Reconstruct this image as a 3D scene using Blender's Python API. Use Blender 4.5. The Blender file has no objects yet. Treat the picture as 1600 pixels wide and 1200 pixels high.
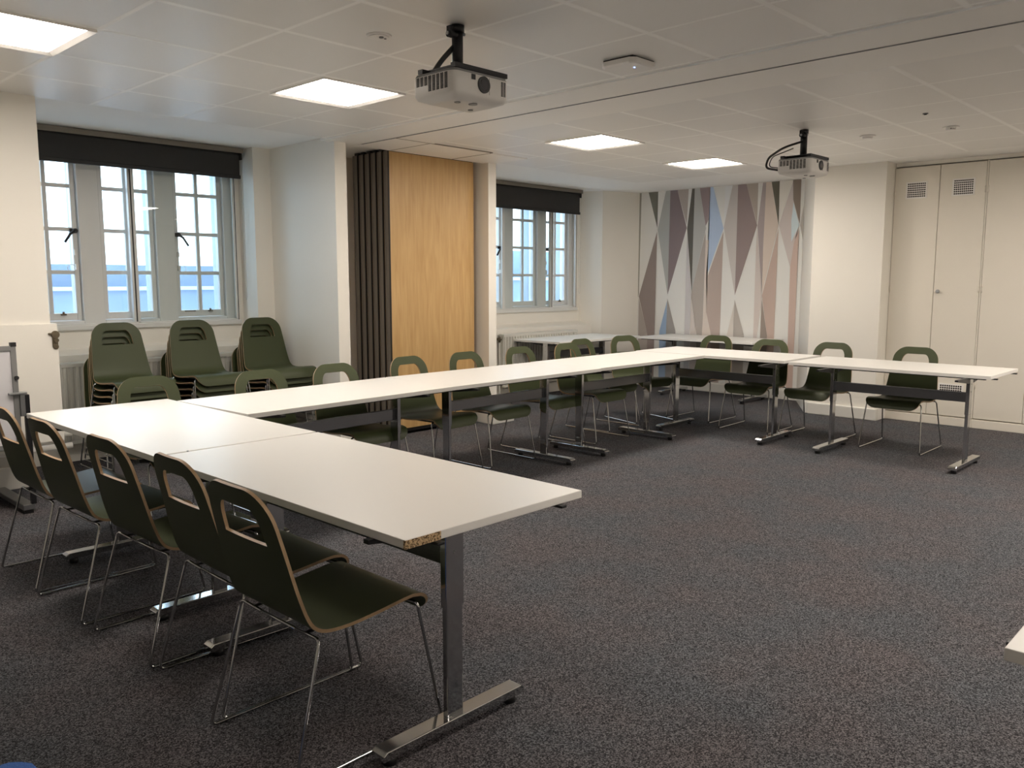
import bpy, bmesh, math, random
from mathutils import Vector, Matrix
random.seed(7)
PI = math.pi
R = math.radians
COL = bpy.context.scene.collection
scene = bpy.context.scene

# ------------------------------------------------------------------ camera
cam_data = bpy.data.cameras.new('camera')
cam_data.sensor_width = 36.0
cam_data.lens = 1307.3 * 36.0 / 1600.0
cam_data.clip_start = 0.05
cam = bpy.data.objects.new('camera', cam_data)
COL.objects.link(cam)
cam.location = (0, 0, 1.45)
cam.rotation_euler = (R(90 - 7.068), R(0.0), R(43.705 - 90))
scene.camera = cam

# ------------------------------------------------------------------ world and exposure
world = bpy.data.worlds.new('overcast_sky')
scene.world = world
world.use_nodes = True
wn = world.node_tree
bg = wn.nodes['Background']
bg.inputs[0].default_value = (0.66, 0.84, 1.0, 1)
bg.inputs[1].default_value = 2.3
scene.view_settings.view_transform = 'Standard'
scene.view_settings.look = 'None'
scene.view_settings.gamma = 1.0
scene.view_settings.use_curve_mapping = False
scene.view_settings.exposure = 1.43
LAMP_STRENGTH = 13.0
LAMP_COLOR = (1.0, 0.90, 0.79)
try:
    scene.cycles.use_denoising = True
    scene.cycles.max_bounces = 12
    scene.cycles.diffuse_bounces = 6
    scene.cycles.glossy_bounces = 5
    scene.cycles.transparent_max_bounces = 16
    scene.cycles.caustics_reflective = False
    scene.cycles.caustics_refractive = False
    scene.cycles.sample_clamp_indirect = 6.0
except Exception:
    pass


# ------------------------------------------------------------------ materials
def lin(c):
    r = []
    for v in c:
        v = v / 255.0
        r.append(v / 12.92 if v <= 0.04045 else ((v + 0.055) / 1.055) ** 2.4)
    return tuple(r)


MATS = {}


def mat(name, color, rough=0.5, metal=0.0, spec=0.5, emit=None, estr=0.0, bump=None, noise=None):
    """principled material; noise = (scale, amount) mottles the colour, bump = (scale, strength)"""
    m = bpy.data.materials.new(name)
    m.use_nodes = True
    nt = m.node_tree
    b = nt.nodes['Principled BSDF']
    b.inputs['Base Color'].default_value = (*color, 1)
    b.inputs['Roughness'].default_value = rough
    b.inputs['Metallic'].default_value = metal
    b.inputs['Specular IOR Level'].default_value = spec
    if emit:
        b.inputs['Emission Color'].default_value = (*emit, 1)
        b.inputs['Emission Strength'].default_value = estr
    if noise or bump:
        tc = nt.nodes.new('ShaderNodeTexCoord')
    if noise:
        n = nt.nodes.new('ShaderNodeTexNoise')
        n.inputs['Scale'].default_value = noise[0]
        n.inputs['Detail'].default_value = 4
        nt.links.new(tc.outputs['Object'], n.inputs['Vector'])
        mx = nt.nodes.new('ShaderNodeMix')
        mx.data_type = 'RGBA'
        k = noise[1]
        mx.inputs[6].default_value = (*[c * (1 - k) for c in color], 1)
        mx.inputs[7].default_value = (*[min(1, c * (1 + k)) for c in color], 1)
        nt.links.new(n.outputs['Fac'], mx.inputs[0])
        nt.links.new(mx.outputs[2], b.inputs['Base Color'])
    if bump:
        n2 = nt.nodes.new('ShaderNodeTexNoise')
        n2.inputs['Scale'].default_value = bump[0]
        n2.inputs['Detail'].default_value = 3
        nt.links.new(tc.outputs['Object'], n2.inputs['Vector'])
        bp = nt.nodes.new('ShaderNodeBump')
        bp.inputs['Strength'].default_value = bump[1]
        bp.inputs['Distance'].default_value = 0.01
        nt.links.new(n2.outputs['Fac'], bp.inputs['Height'])
        nt.links.new(bp.outputs['Normal'], b.inputs['Normal'])
    MATS[name] = m
    return m


WALL = mat('wall_paint', (0.85, 0.82, 0.755), 0.55, noise=(1.5, 0.02), bump=(60, 0.03))
SOFFIT = mat('soffit_plaster', (0.92, 0.91, 0.885), 0.7, bump=(90, 0.08))
WHITE_GLOSS = mat('white_gloss_paint', (0.80, 0.78, 0.73), 0.3)
TIMBER_WHITE = mat('window_paint', (0.72, 0.72, 0.70), 0.35)
CUPBOARD = mat('cupboard_paint', (0.80, 0.755, 0.67), 0.4, noise=(2.0, 0.03))
LAMINATE = mat('white_laminate', (0.80, 0.785, 0.755), 0.36, spec=0.4)
LAM_EDGE = mat('laminate_edge', (0.74, 0.72, 0.69), 0.4)
CHROME = mat('chrome', (0.52, 0.525, 0.53), 0.09, 1.0)
CHROME2 = mat('brushed_chrome', (0.26, 0.265, 0.28), 0.22, 1.0)
STEEL = mat('aluminium', (0.42, 0.43, 0.44), 0.35, 1.0)
BLACK = mat('black_plastic', (0.012, 0.012, 0.013), 0.45)
BLACK_METAL = mat('black_metal', (0.015, 0.015, 0.017), 0.35, spec=0.4)
DARK_HOLE = mat('dark_hole', (0.006, 0.006, 0.006), 0.9)
OLIVE = mat('olive_laminate', (0.050, 0.061, 0.026), 0.44, spec=0.32, noise=(3.0, 0.05))
PLY = mat('beech_ply_edge', (0.40, 0.27, 0.155), 0.5, noise=(40, 0.25))
BLIND = mat('charcoal_blind_fabric', (0.035, 0.034, 0.033), 0.85, bump=(400, 0.15))
BLIND_BAR = mat('charcoal_blind_bar', (0.02, 0.02, 0.02), 0.6)
GREY_METAL = mat('grey_metal', (0.21, 0.185, 0.155), 0.5, 0.2)
PROJ = mat('projector_white', (0.62, 0.60, 0.57), 0.4)
PROJ_GREY = mat('projector_grey', (0.22, 0.22, 0.22), 0.45)
RADIATOR = mat('radiator_enamel', (0.62, 0.61, 0.56), 0.35)
BRASS = mat('worn_brass', (0.16, 0.13, 0.09), 0.5, 0.8, noise=(60, 0.4))
WHITEBOARD = mat('whiteboard_surface', (0.68, 0.67, 0.70), 0.25)
BOARD_GREY = mat('flipchart_grey', (0.25, 0.25, 0.25), 0.4, 0.3)
BLUE_FABRIC = mat('blue_fabric', (0.03, 0.12, 0.42), 0.8, bump=(200, 0.3))
STONE = mat('outside_stone', (0.17, 0.23, 0.33), 0.9, noise=(1.6, 0.35))
STONE_PALE = mat('outside_pale_stone', (0.40, 0.46, 0.55), 0.9, noise=(2.0, 0.1))
LED_BLUE = mat('blue_led', (0.1, 0.2, 1.0), 0.4, emit=(0.15, 0.3, 1.0), estr=6)
DIFFUSER = mat('lamp_diffuser', (0.9, 0.9, 0.88), 0.4, emit=LAMP_COLOR, estr=LAMP_STRENGTH)
LAMP_FRAME = mat('lamp_frame', (0.85, 0.83, 0.80), 0.3)
BROWN = mat('brown_rail', (0.25, 0.11, 0.035), 0.5)


def carpet_mat():
    m = bpy.data.materials.new('heather_carpet')
    m.use_nodes = True
    nt = m.node_tree
    b = nt.nodes['Principled BSDF']
    b.inputs['Roughness'].default_value = 0.95
    b.inputs['Specular IOR Level'].default_value = 0.15
    tc = nt.nodes.new('ShaderNodeTexCoord')
    v = nt.nodes.new('ShaderNodeTexVoronoi')
    v.inputs['Scale'].default_value = 230
    nt.links.new(tc.outputs['Object'], v.inputs['Vector'])
    n = nt.nodes.new('ShaderNodeTexNoise')
    n.inputs['Scale'].default_value = 260
    n.inputs['Detail'].default_value = 3
    nt.links.new(tc.outputs['Object'], n.inputs['Vector'])
    big = nt.nodes.new('ShaderNodeTexNoise')
    big.inputs['Scale'].default_value = 2.2
    big.inputs['Detail'].default_value = 3
    nt.links.new(tc.outputs['Object'], big.inputs['Vector'])
    ramp = nt.nodes.new('ShaderNodeValToRGB')
    e = ramp.color_ramp.elements
    e[0].position = 0.30
    e[0].color = (0.016, 0.0165, 0.0185, 1)
    e[1].position = 0.72
    e[1].color = (0.205, 0.205, 0.215, 1)
    mid = ramp.color_ramp.elements.new(0.5)
    mid.color = (0.074, 0.074, 0.080, 1)
    add = nt.nodes.new('ShaderNodeMath')
    add.operation = 'MULTIPLY_ADD'
    sep = nt.nodes.new('ShaderNodeSeparateColor')
    nt.links.new(v.outputs['Color'], sep.inputs[0])
    nt.links.new(sep.outputs[0], add.inputs[0])
    add.inputs[1].default_value = 0.42
    nm = nt.nodes.new('ShaderNodeMath')
    nm.operation = 'MULTIPLY'
    nm.inputs[1].default_value = 0.58
    nt.links.new(n.outputs['Fac'], nm.inputs[0])
    nt.links.new(nm.outputs[0], add.inputs[2])
    nt.links.new(add.outputs[0], ramp.inputs[0])
    mx = nt.nodes.new('ShaderNodeMix')
    mx.data_type = 'RGBA'
    mx.blend_type = 'MULTIPLY'
    mx.inputs[0].default_value = 1.0
    r2 = nt.nodes.new('ShaderNodeValToRGB')
    r2.color_ramp.elements[0].position = 0.35
    r2.color_ramp.elements[0].color = (0.92, 0.96, 1.0, 1)
    r2.color_ramp.elements[1].position = 0.65
    r2.color_ramp.elements[1].color = (1.08, 0.98, 0.97, 1)
    nt.links.new(big.outputs['Fac'], r2.inputs[0])
    nt.links.new(ramp.outputs[0], mx.inputs[6])
    nt.links.new(r2.outputs[0], mx.inputs[7])
    nt.links.new(mx.outputs[2], b.inputs['Base Color'])
    bp = nt.nodes.new('ShaderNodeBump')
    bp.inputs['Strength'].default_value = 0.6
    bp.inputs['Distance'].default_value = 0.004
    nt.links.new(add.outputs[0], bp.inputs['Height'])
    nt.links.new(bp.outputs['Normal'], b.inputs['Normal'])
    return m


CARPET = carpet_mat()


def ceiling_mat(name, x0, y0):
    """0.6 m metal tiles whose bevelled joints read as slightly paler lines"""
    m = bpy.data.materials.new(name)
    m.use_nodes = True
    nt = m.node_tree
    b = nt.nodes['Principled BSDF']
    b.inputs['Roughness'].default_value = 0.40
    b.inputs['Specular IOR Level'].default_value = 0.38
    tc = nt.nodes.new('ShaderNodeTexCoord')
    sep = nt.nodes.new('ShaderNodeSeparateXYZ')
    nt.links.new(tc.outputs['Object'], sep.inputs[0])

    def M(op, a, bb=None, c=None):
        k = nt.nodes.new('ShaderNodeMath')
        k.operation = op
        for i, s in enumerate((a, bb, c)):
            if s is None:
                continue
            if isinstance(s, (int, float)):
                k.inputs[i].default_value = s
            else:
                nt.links.new(s, k.inputs[i])
        return k.outputs[0]

    def line(out, o, half):
        t = M('ADD', out, 60.0 - o)
        f = M('MODULO', t, 0.6)
        d = M('MINIMUM', f, M('SUBTRACT', 0.6, f))
        # smooth profile 1 at the joint -> 0 at half width
        return M('SUBTRACT', 1.0, M('MINIMUM', M('DIVIDE', d, half), 1.0))
    lx = line(sep.outputs[0], x0, 0.015)
    ly = line(sep.outputs[1], y0, 0.021)
    h = M('MAXIMUM', lx, ly)
    mask = M('MINIMUM', M('MULTIPLY', h, 2.0), 1.0)
    mx = nt.nodes.new('ShaderNodeMix')
    mx.data_type = 'RGBA'
    mx.inputs[6].default_value = (0.83, 0.815, 0.785, 1)
    mx.inputs[7].default_value = (0.98, 0.97, 0.94, 1)
    nt.links.new(mask, mx.inputs[0])
    nt.links.new(mx.outputs[2], b.inputs['Base Color'])
    bp = nt.nodes.new('ShaderNodeBump')
    bp.inputs['Strength'].default_value = 0.35
    bp.inputs['Distance'].default_value = 0.004
    nt.links.new(mask, bp.inputs['Height'])
    nt.links.new(bp.outputs['Normal'], b.inputs['Normal'])
    rr = nt.nodes.new('ShaderNodeMapRange')
    rr.inputs[3].default_value = 0.40
    rr.inputs[4].default_value = 0.5
    nt.links.new(mask, rr.inputs[0])
    nt.links.new(rr.outputs[0], b.inputs['Roughness'])
    return m


TILES = ceiling_mat('ceiling_tiles', 1.0, 3.57)
TILES_FAR = ceiling_mat('ceiling_tiles_far', 4.80, 3.57)
BAND = mat('bulkhead_paint', (0.90, 0.88, 0.84), 0.5)


def wood_mat():
    m = bpy.data.materials.new('oak_veneer')
    m.use_nodes = True
    nt = m.node_tree
    b = nt.nodes['Principled BSDF']
    b.inputs['Roughness'].default_value = 0.42
    tc = nt.nodes.new('ShaderNodeTexCoord')
    mp = nt.nodes.new('ShaderNodeMapping')
    mp.inputs['Scale'].default_value = (9, 9, 0.7)
    nt.links.new(tc.outputs['Object'], mp.inputs[0])
    n = nt.nodes.new('ShaderNodeTexNoise')
    n.inputs['Scale'].default_value = 3.0
    n.inputs['Detail'].default_value = 8
    n.inputs['Distortion'].default_value = 0.6
    nt.links.new(mp.outputs[0], n.inputs['Vector'])
    mp2 = nt.nodes.new('ShaderNodeMapping')
    mp2.inputs['Scale'].default_value = (90, 90, 2)
    nt.links.new(tc.outputs['Object'], mp2.inputs[0])
    n2 = nt.nodes.new('ShaderNodeTexNoise')
    n2.inputs['Scale'].default_value = 3.0
    nt.links.new(mp2.outputs[0], n2.inputs['Vector'])
    add = nt.nodes.new('ShaderNodeMath')
    add.operation = 'MULTIPLY_ADD'
    add.inputs[1].default_value = 0.35
    nt.links.new(n2.outputs['Fac'], add.inputs[0])
    nt.links.new(n.outputs['Fac'], add.inputs[2])
    r = nt.nodes.new('ShaderNodeValToRGB')
    r.color_ramp.elements[0].position = 0.4
    r.color_ramp.elements[0].color = (0.47, 0.28, 0.105, 1)
    r.color_ramp.elements[1].position = 0.95
    r.color_ramp.elements[1].color = (0.62, 0.41, 0.185, 1)
    nt.links.new(add.outputs[0], r.inputs[0])
    nt.links.new(r.outputs[0], b.inputs['Base Color'])
    return m


WOOD = wood_mat()


def glass_mat():
    m = bpy.data.materials.new('window_glass')
    m.use_nodes = True
    nt = m.node_tree
    for n in list(nt.nodes):
        if n.type != 'OUTPUT_MATERIAL':
            nt.nodes.remove(n)
    out = [n for n in nt.nodes if n.type == 'OUTPUT_MATERIAL'][0]
    t = nt.nodes.new('ShaderNodeBsdfTransparent')
    t.inputs[0].default_value = (0.965, 0.985, 0.985, 1)
    g = nt.nodes.new('ShaderNodeBsdfGlossy')
    g.inputs['Roughness'].default_value = 0.01
    # Schlick reflectance of thin glass, the same from both sides
    geo = nt.nodes.new('ShaderNodeNewGeometry')
    dot = nt.nodes.new('ShaderNodeVectorMath')
    dot.operation = 'DOT_PRODUCT'
    nt.links.new(geo.outputs['Normal'], dot.inputs[0])
    nt.links.new(geo.outputs['Incoming'], dot.inputs[1])
    last = dot.outputs['Value']
    for op, v in (('ABSOLUTE', None), ('SUBTRACT', 1.0), ('POWER', 5.0), ('MULTIPLY_ADD', 0.96)):
        k = nt.nodes.new('ShaderNodeMath')
        k.operation = op
        if op == 'SUBTRACT':
            k.inputs[0].default_value = v
            nt.links.new(last, k.inputs[1])
        else:
            nt.links.new(last, k.inputs[0])
            if v is not None:
                k.inputs[1].default_value = v
            if op == 'MULTIPLY_ADD':
                k.inputs[2].default_value = 0.04
        last = k.outputs[0]
    mx = nt.nodes.new('ShaderNodeMixShader')
    nt.links.new(last, mx.inputs[0])
    nt.links.new(t.outputs[0], mx.inputs[1])
    nt.links.new(g.outputs[0], mx.inputs[2])
    nt.links.new(mx.outputs[0], out.inputs[0])
    return m


GLASS = glass_mat()


def chipboard_mat():
    m = mat('chipboard', (0.42, 0.28, 0.15), 0.9)
    nt = m.node_tree
    tc = nt.nodes.new('ShaderNodeTexCoord')
    v = nt.nodes.new('ShaderNodeTexVoronoi')
    v.inputs['Scale'].default_value = 260
    nt.links.new(tc.outputs['Object'], v.inputs['Vector'])
    sep = nt.nodes.new('ShaderNodeSeparateColor')
    nt.links.new(v.outputs['Color'], sep.inputs[0])
    r = nt.nodes.new('ShaderNodeValToRGB')
    r.color_ramp.elements[0].position = 0.1
    r.color_ramp.elements[0].color = (0.09, 0.05, 0.02, 1)
    r.color_ramp.elements[1].position = 0.7
    r.color_ramp.elements[1].color = (0.62, 0.44, 0.25, 1)
    nt.links.new(sep.outputs[0], r.inputs[0])
    nt.links.new(r.outputs[0], nt.nodes['Principled BSDF'].inputs['Base Color'])
    return m


CHIP = chipboard_mat()


# ------------------------------------------------------------------ mesh helpers
class MB:
    """collects shapes, then links them as one mesh object"""

    def __init__(self):
        self.bm = bmesh.new()

    def face(self, pts, mi=0):
        vs = [self.bm.verts.new(p) for p in pts]
        f = self.bm.faces.new(vs)
        f.material_index = mi
        return f

    def box(self, x0, x1, y0, y1, z0, z1, mi=0, rot=None, about=None):
        c = [Vector((x, y, z)) for z in (z0, z1) for y in (y0, y1) for x in (x0, x1)]
        if rot is not None:
            a = Vector(about) if about else sum(c, Vector()) / 8
            c = [a + rot @ (p - a) for p in c]
        v = [self.bm.verts.new(p) for p in c]
        for q in ((0, 2, 3, 1), (4, 5, 7, 6), (0, 1, 5, 4), (2, 6, 7, 3), (0, 4, 6, 2), (1, 3, 7, 5)):
            f = self.bm.faces.new([v[i] for i in q])
            f.material_index = mi
        return self

    def prism(self, pts, vec, mi=0):
        """planar polygon pts swept along vec"""
        vec = Vector(vec)
        a = [self.bm.verts.new(Vector(p)) for p in pts]
        b = [self.bm.verts.new(Vector(p) + vec) for p in pts]
        n = len(a)
        fs = [self.bm.faces.new(a), self.bm.faces.new(b[::-1])]
        for i in range(n):
            fs.append(self.bm.faces.new([a[i], b[i], b[(i + 1) % n], a[(i + 1) % n]]))
        for f in fs:
            f.material_index = mi
        return self

    def tube(self, path, r, seg=8, mi=0, closed=False):
        path = [Vector(p) for p in path]
        n = len(path)
        rings = []
        up = None
        for i, p in enumerate(path):
            if closed:
                t = (path[(i + 1) % n] - path[i - 1]).normalized()
            elif i == 0:
                t = (path[1] - path[0]).normalized()
            elif i == n - 1:
                t = (path[-1] - path[-2]).normalized()
            else:
                t = ((path[i + 1] - p).normalized() + (p - path[i - 1]).normalized()).normalized()
            if up is None:
                up = Vector((0, 0, 1)) if abs(t.z) < 0.9 else Vector((1, 0, 0))
                up = (up - t * up.dot(t)).normalized()
            else:
                up = (up - t * up.dot(t)).normalized()
            s = t.cross(up)
            rings.append([self.bm.verts.new(p + (up * math.cos(2 * PI * k / seg) + s * math.sin(2 * PI * k / seg)) * r)
                          for k in range(seg)])
        m = n if closed else n - 1
        for i in range(m):
            a, b = rings[i], rings[(i + 1) % n]
            for k in range(seg):
                f = self.bm.faces.new([a[k], a[(k + 1) % seg], b[(k + 1) % seg], b[k]])
                f.material_index = mi
                f.smooth = True
        if not closed:
            for ring in (rings[0], rings[-1][::-1]):
                f = self.bm.faces.new(ring)
                f.material_index = mi
        return self

    def cyl(self, p0, p1, r, seg=20, mi=0, r2=None):
        p0, p1 = Vector(p0), Vector(p1)
        t = (p1 - p0).normalized()
        up = Vector((0, 0, 1)) if abs(t.z) < 0.9 else Vector((1, 0, 0))
        up = (up - t * up.dot(t)).normalized()
        s = t.cross(up)
        r2 = r if r2 is None else r2
        A = [self.bm.verts.new(p0 + (up * math.cos(2 * PI * k / seg) + s * math.sin(2 * PI * k / seg)) * r) for k in range(seg)]
        B = [self.bm.verts.new(p1 + (up * math.cos(2 * PI * k / seg) + s * math.sin(2 * PI * k / seg)) * r2) for k in range(seg)]
        for k in range(seg):
            f = self.bm.faces.new([A[k], A[(k + 1) % seg], B[(k + 1) % seg], B[k]])
            f.smooth = True
            f.material_index = mi
        for ring in (A[::-1], B):
            f = self.bm.faces.new(ring)
            f.material_index = mi
        return self

    def build(self, name, mats, parent=None, loc=(0, 0, 0), rotz=0.0, bevel=None, bseg=2):
        bmesh.ops.recalc_face_normals(self.bm, faces=self.bm.faces)
        me = bpy.data.meshes.new(name)
        self.bm.to_mesh(me)
        self.bm.free()
        for m in (mats if isinstance(mats, (list, tuple)) else [mats]):
            me.materials.append(m)
        o = bpy.data.objects.new(name, me)
        COL.objects.link(o)
        o.location = loc
        o.rotation_euler = (0, 0, rotz)
        if parent is not None:
            o.parent = parent
        if bevel:
            md = o.modifiers.new('bevel', 'BEVEL')
            md.width = bevel
            md.segments = bseg
            md.limit_method = 'ANGLE'
            md.angle_limit = R(40)
        return o


def fillet(pts, rad, n=5):
    """polyline with rounded corners"""
    pts = [Vector(p) for p in pts]
    out = [pts[0]]
    for i in range(1, len(pts) - 1):
        a, b, c = pts[i - 1], pts[i], pts[i + 1]
        u, v = (a - b), (c - b)
        r = min(rad, u.length * 0.45, v.length * 0.45)
        p0, p1 = b + u.normalized() * r, b + v.normalized() * r
        for k in range(n + 1):
            t = k / n
            out.append((1 - t) ** 2 * p0 + 2 * t * (1 - t) * b + t * t * p1)
    out.append(pts[-1])
    return out


def tag(o, label=None, cat=None, group=None, kind=None):
    if label:
        o['label'] = label
    if cat:
        o['category'] = cat
    if group:
        o['group'] = group
    if kind:
        o['kind'] = kind
    return o


def thing(name, label, cat, loc=(0, 0, 0), rotz=0.0, group=None):
    o = bpy.data.objects.new(name, None)
    o.empty_display_size = 0.1
    COL.objects.link(o)
    o.location = loc
    o.rotation_euler = (0, 0, rotz)
    return tag(o, label, cat, group)


def struct(o, label=None, cat=None):
    return tag(o, label, cat, kind='structure')


def copy_tree(o, parent=None, loc=None, rotz=None, label=None, group=None):
    c = o.copy()
    COL.objects.link(c)
    if parent is not None:
        c.parent = parent
    if loc is not None:
        c.location = loc
    if rotz is not None:
        c.rotation_euler = (0, 0, rotz)
    if label:
        c['label'] = label
    if group:
        c['group'] = group
    for ch in list(o.children):
        copy_tree(ch, c)
    return c


def box_obj(name, m, x0, x1, y0, y1, z0, z1, parent=None, bevel=None):
    return MB().box(x0, x1, y0, y1, z0, z1).build(name, m, parent, bevel=bevel)

# ================================================================== THE ROOM
XMIN, XMAX = -2.6, 9.07
YMIN = -3.0
YT = 5.96          # where the tiled ceiling stops along the window side
XT = 8.42          # where it stops along the end wall
HC = 2.60
HS = 2.635         # plaster soffit round the edge
YW = 7.30          # plane of the window wall
YG = 7.40          # glass plane

# floor
struct(box_obj('floor', CARPET, XMIN, 9.9, YMIN, YW + 0.1, -0.05, 0.0))

# tiled ceiling: two fields of tiles, the plain bulkhead between them and the plaster soffit round the edge
mb = MB()
mb.box(XMIN, 4.04, YMIN, YT, HC, HC + 0.06)
struct(mb.build('ceiling', TILES))
mb = MB()
mb.box(4.80, XT, YMIN, YT, HC, HC + 0.06)
struct(mb.build('ceiling', TILES_FAR))
mb = MB()
mb.box(XMIN, 4.1, YT + 0.0005, YW + 0.1, HS, HS + 0.05)
mb.box(6.0, 9.9, YT + 0.0005, YW + 0.1, HS, HS + 0.05)
mb.box(XT + 0.0005, 9.9, YMIN, YT, HS, HS + 0.05)
struct(mb.build('ceiling', SOFFIT))
# bulkhead that carries the folding wall track
mb = MB()
mb.box(4.046, 4.373, YMIN, YT + 0.1, HC - 0.007, HC + 0.05)
mb.box(4.386, 4.794, YMIN, YT + 0.1, HC - 0.007, HC + 0.05)
mb.box(4.794, 6.0, 5.53, YT + 0.1, HC - 0.0065, HC + 0.05)
mb.box(4.1, 6.02, YT + 0.1, YW, HC + 0.035, HC + 0.08)
mb.box(4.373, 4.386, YMIN, YT + 0.1, HC + 0.03, HC + 0.05)
struct(mb.build('ceiling', BAND))
tr = thing('partition_track', 'long slotted metal track for the folding wall, let into the plain ceiling band', 'track', (4.38, 2.0, HC))
MB().box(-0.0065, -0.0050, -4.9, 3.95, -0.010, 0.025).box(0.0050, 0.0065, -4.9, 3.95, -0.010, 0.025).build('rail', STEEL, tr)
MB().box(-0.005, 0.005, -4.9, 3.95, 0.012, 0.02).build('slot', DARK_HOLE, tr)
# access panel outline over the parked panels
ap = MB()
for a in ((4.39, 5.50, 5.4955, 5.5045), (4.757, 4.765, 5.50, 6.04), (5.495, 5.503, 5.50, 6.04)):
    ap.box(a[0], a[1], a[2], a[3], HC - 0.0085, HC - 0.0020)
struct(ap.build('trim_1', GREY_METAL))

# ---- window side
mb = MB()
PX = 1.865         # right edge of the boxed pier on the left
# pier body behind the cupboard boxing
mb.box(XMIN, PX - 0.04, 6.48, YW, 0, HS)
# boxed-out part over it, hung off the floor
mb.box(XMIN, PX, YT - 0.02, 6.48, 0.40, HS)
mb.box(1.2, PX + 0.035, YT - 0.035, 6.3, 0.40, 1.17)
struct(mb.build('wall_pier', WALL))
# apron wall and ledge below the windows, return strips and heads
NX0, NX1 = 1.825, 4.126
FX0, FX1 = 6.027, 9.60


def bay_wall(name, x0, x1, wx0, wx1, xl, xr):
    """window wall of one bay, with the hole for its window (wx0..wx1)"""
    m = MB()
    m.box(x0, x1, YW, YW + 0.34, 0, 1.045)                  # below the window
    m.box(x0, wx0, YW, YW + 0.34, 1.045, HS)
    m.box(wx1, x1, YW, YW + 0.34, 1.045, HS)
    m.box(wx0, wx1, YW, YW + 0.34, 2.52, HS)
    # ledge above the radiator, sloping a little to the room
    m.prism([(x0, YW, 0.0), (x0, YW, 0.905), (x0, YW - 0.03, 0.89), (x0, YW - 0.17, 0.855), (x0, YW - 0.17, 0.0)], (x1 - x0, 0, 0))
    return struct(m.build(name, WALL))


bay_wall('wall_window', NX0, 4.3, 2.02, 3.92, 0, 0)
bay_wall('wall_window', 5.9, 9.72, 6.98, 8.88, 0, 0)
# splayed returns beside the windows
mb = MB()
mb.prism([(3.955, 7.0, 0), (4.3, 7.0, 0), (4.3, YW + 0.05, 0), (3.975, YW + 0.05, 0)], (0, 0, HS))
mb.prism([(9.08, 7.0, 0), (9.72, 6.775, 0), (9.72, YW + 0.05, 0), (8.955, YW + 0.05, 0)], (0, 0, HS))
mb.box(6.0, 6.4, 7.0, YW + 0.05, 0, HS)
struct(mb.build('wall_return', WALL))
# cross walls each side of the parked folding wall
mb = MB()
mb.box(4.126, 4.242, 5.98, YW, 0, HS)
mb.box(5.92, 6.027, 5.98, YW, 0, HS)
mb.box(4.2, 6.0, 6.95, YW, 0, HS)
struct(mb.build('wall_partition_niche', WALL))
struct(MB().box(5.90, 6.21, 5.90, 6.10, 0, 0.135).build('baseboard_niche', WHITE_GLOSS, bevel=0.008))
struct(MB().box(4.10, 4.262, 5.955, 6.0, 0, 0.135).build('baseboard_niche', WHITE_GLOSS, bevel=0.006))

# ---- end wall: mural wall, canted corner, projecting pier, cupboard recess
mb = MB()
mb.box(9.65, 9.9, 4.45, 7.3, 0, HS)
mb.prism([(9.66, 4.46, 0), (8.822, 3.9605, 0), (8.90, 3.90, 0), (9.89, 3.89, 0), (9.89, 4.455, 0)], (0, 0, HS - 0.001))
mb.box(8.82, 9.9, 3.22, 3.96, 0, HS)
mb.box(9.075, 9.9, YMIN, 3.22, 2.597, HS)
mb.box(9.5, 9.9, YMIN, 3.22, 0, 2.6)
struct(mb.build('wall_end', WALL))
mb = MB()
mb.box(8.79, 8.83, 3.19, 3.93, 0, 0.125)
mb.box(8.83, 9.06, 3.19, 3.225, 0, 0.125)
mb.prism([(8.80, 3.93, 0), (9.632, 4.43, 0), (9.65, 4.46, 0), (8.82, 3.98, 0)], (0, 0, 0.125))
mb.box(9.628, 9.655, 4.44, 6.8, 0, 0.115)
struct(mb.build('baseboard_end', WHITE_GLOSS, bevel=0.008))
mb = MB()
mb.prism([(9.65, 6.79, 0), (9.08, 6.99, 0), (9.075, 6.975, 0), (9.64, 6.775, 0)], (0, 0, 0.115))
mb.box(XMIN, PX - 0.03, 6.455, 6.485, 0, 0.16)
struct(mb.build('baseboard_window', WHITE_GLOSS, bevel=0.006))

# other walls of the room, behind and beside the camera
struct(box_obj('wall_left', WALL, XMIN - 0.12, XMIN, YMIN, YW, 0, HS))
struct(box_obj('wall_back', WALL, XMIN - 0.12, 9.9, YMIN - 0.12, YMIN, 0, HS))

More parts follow.
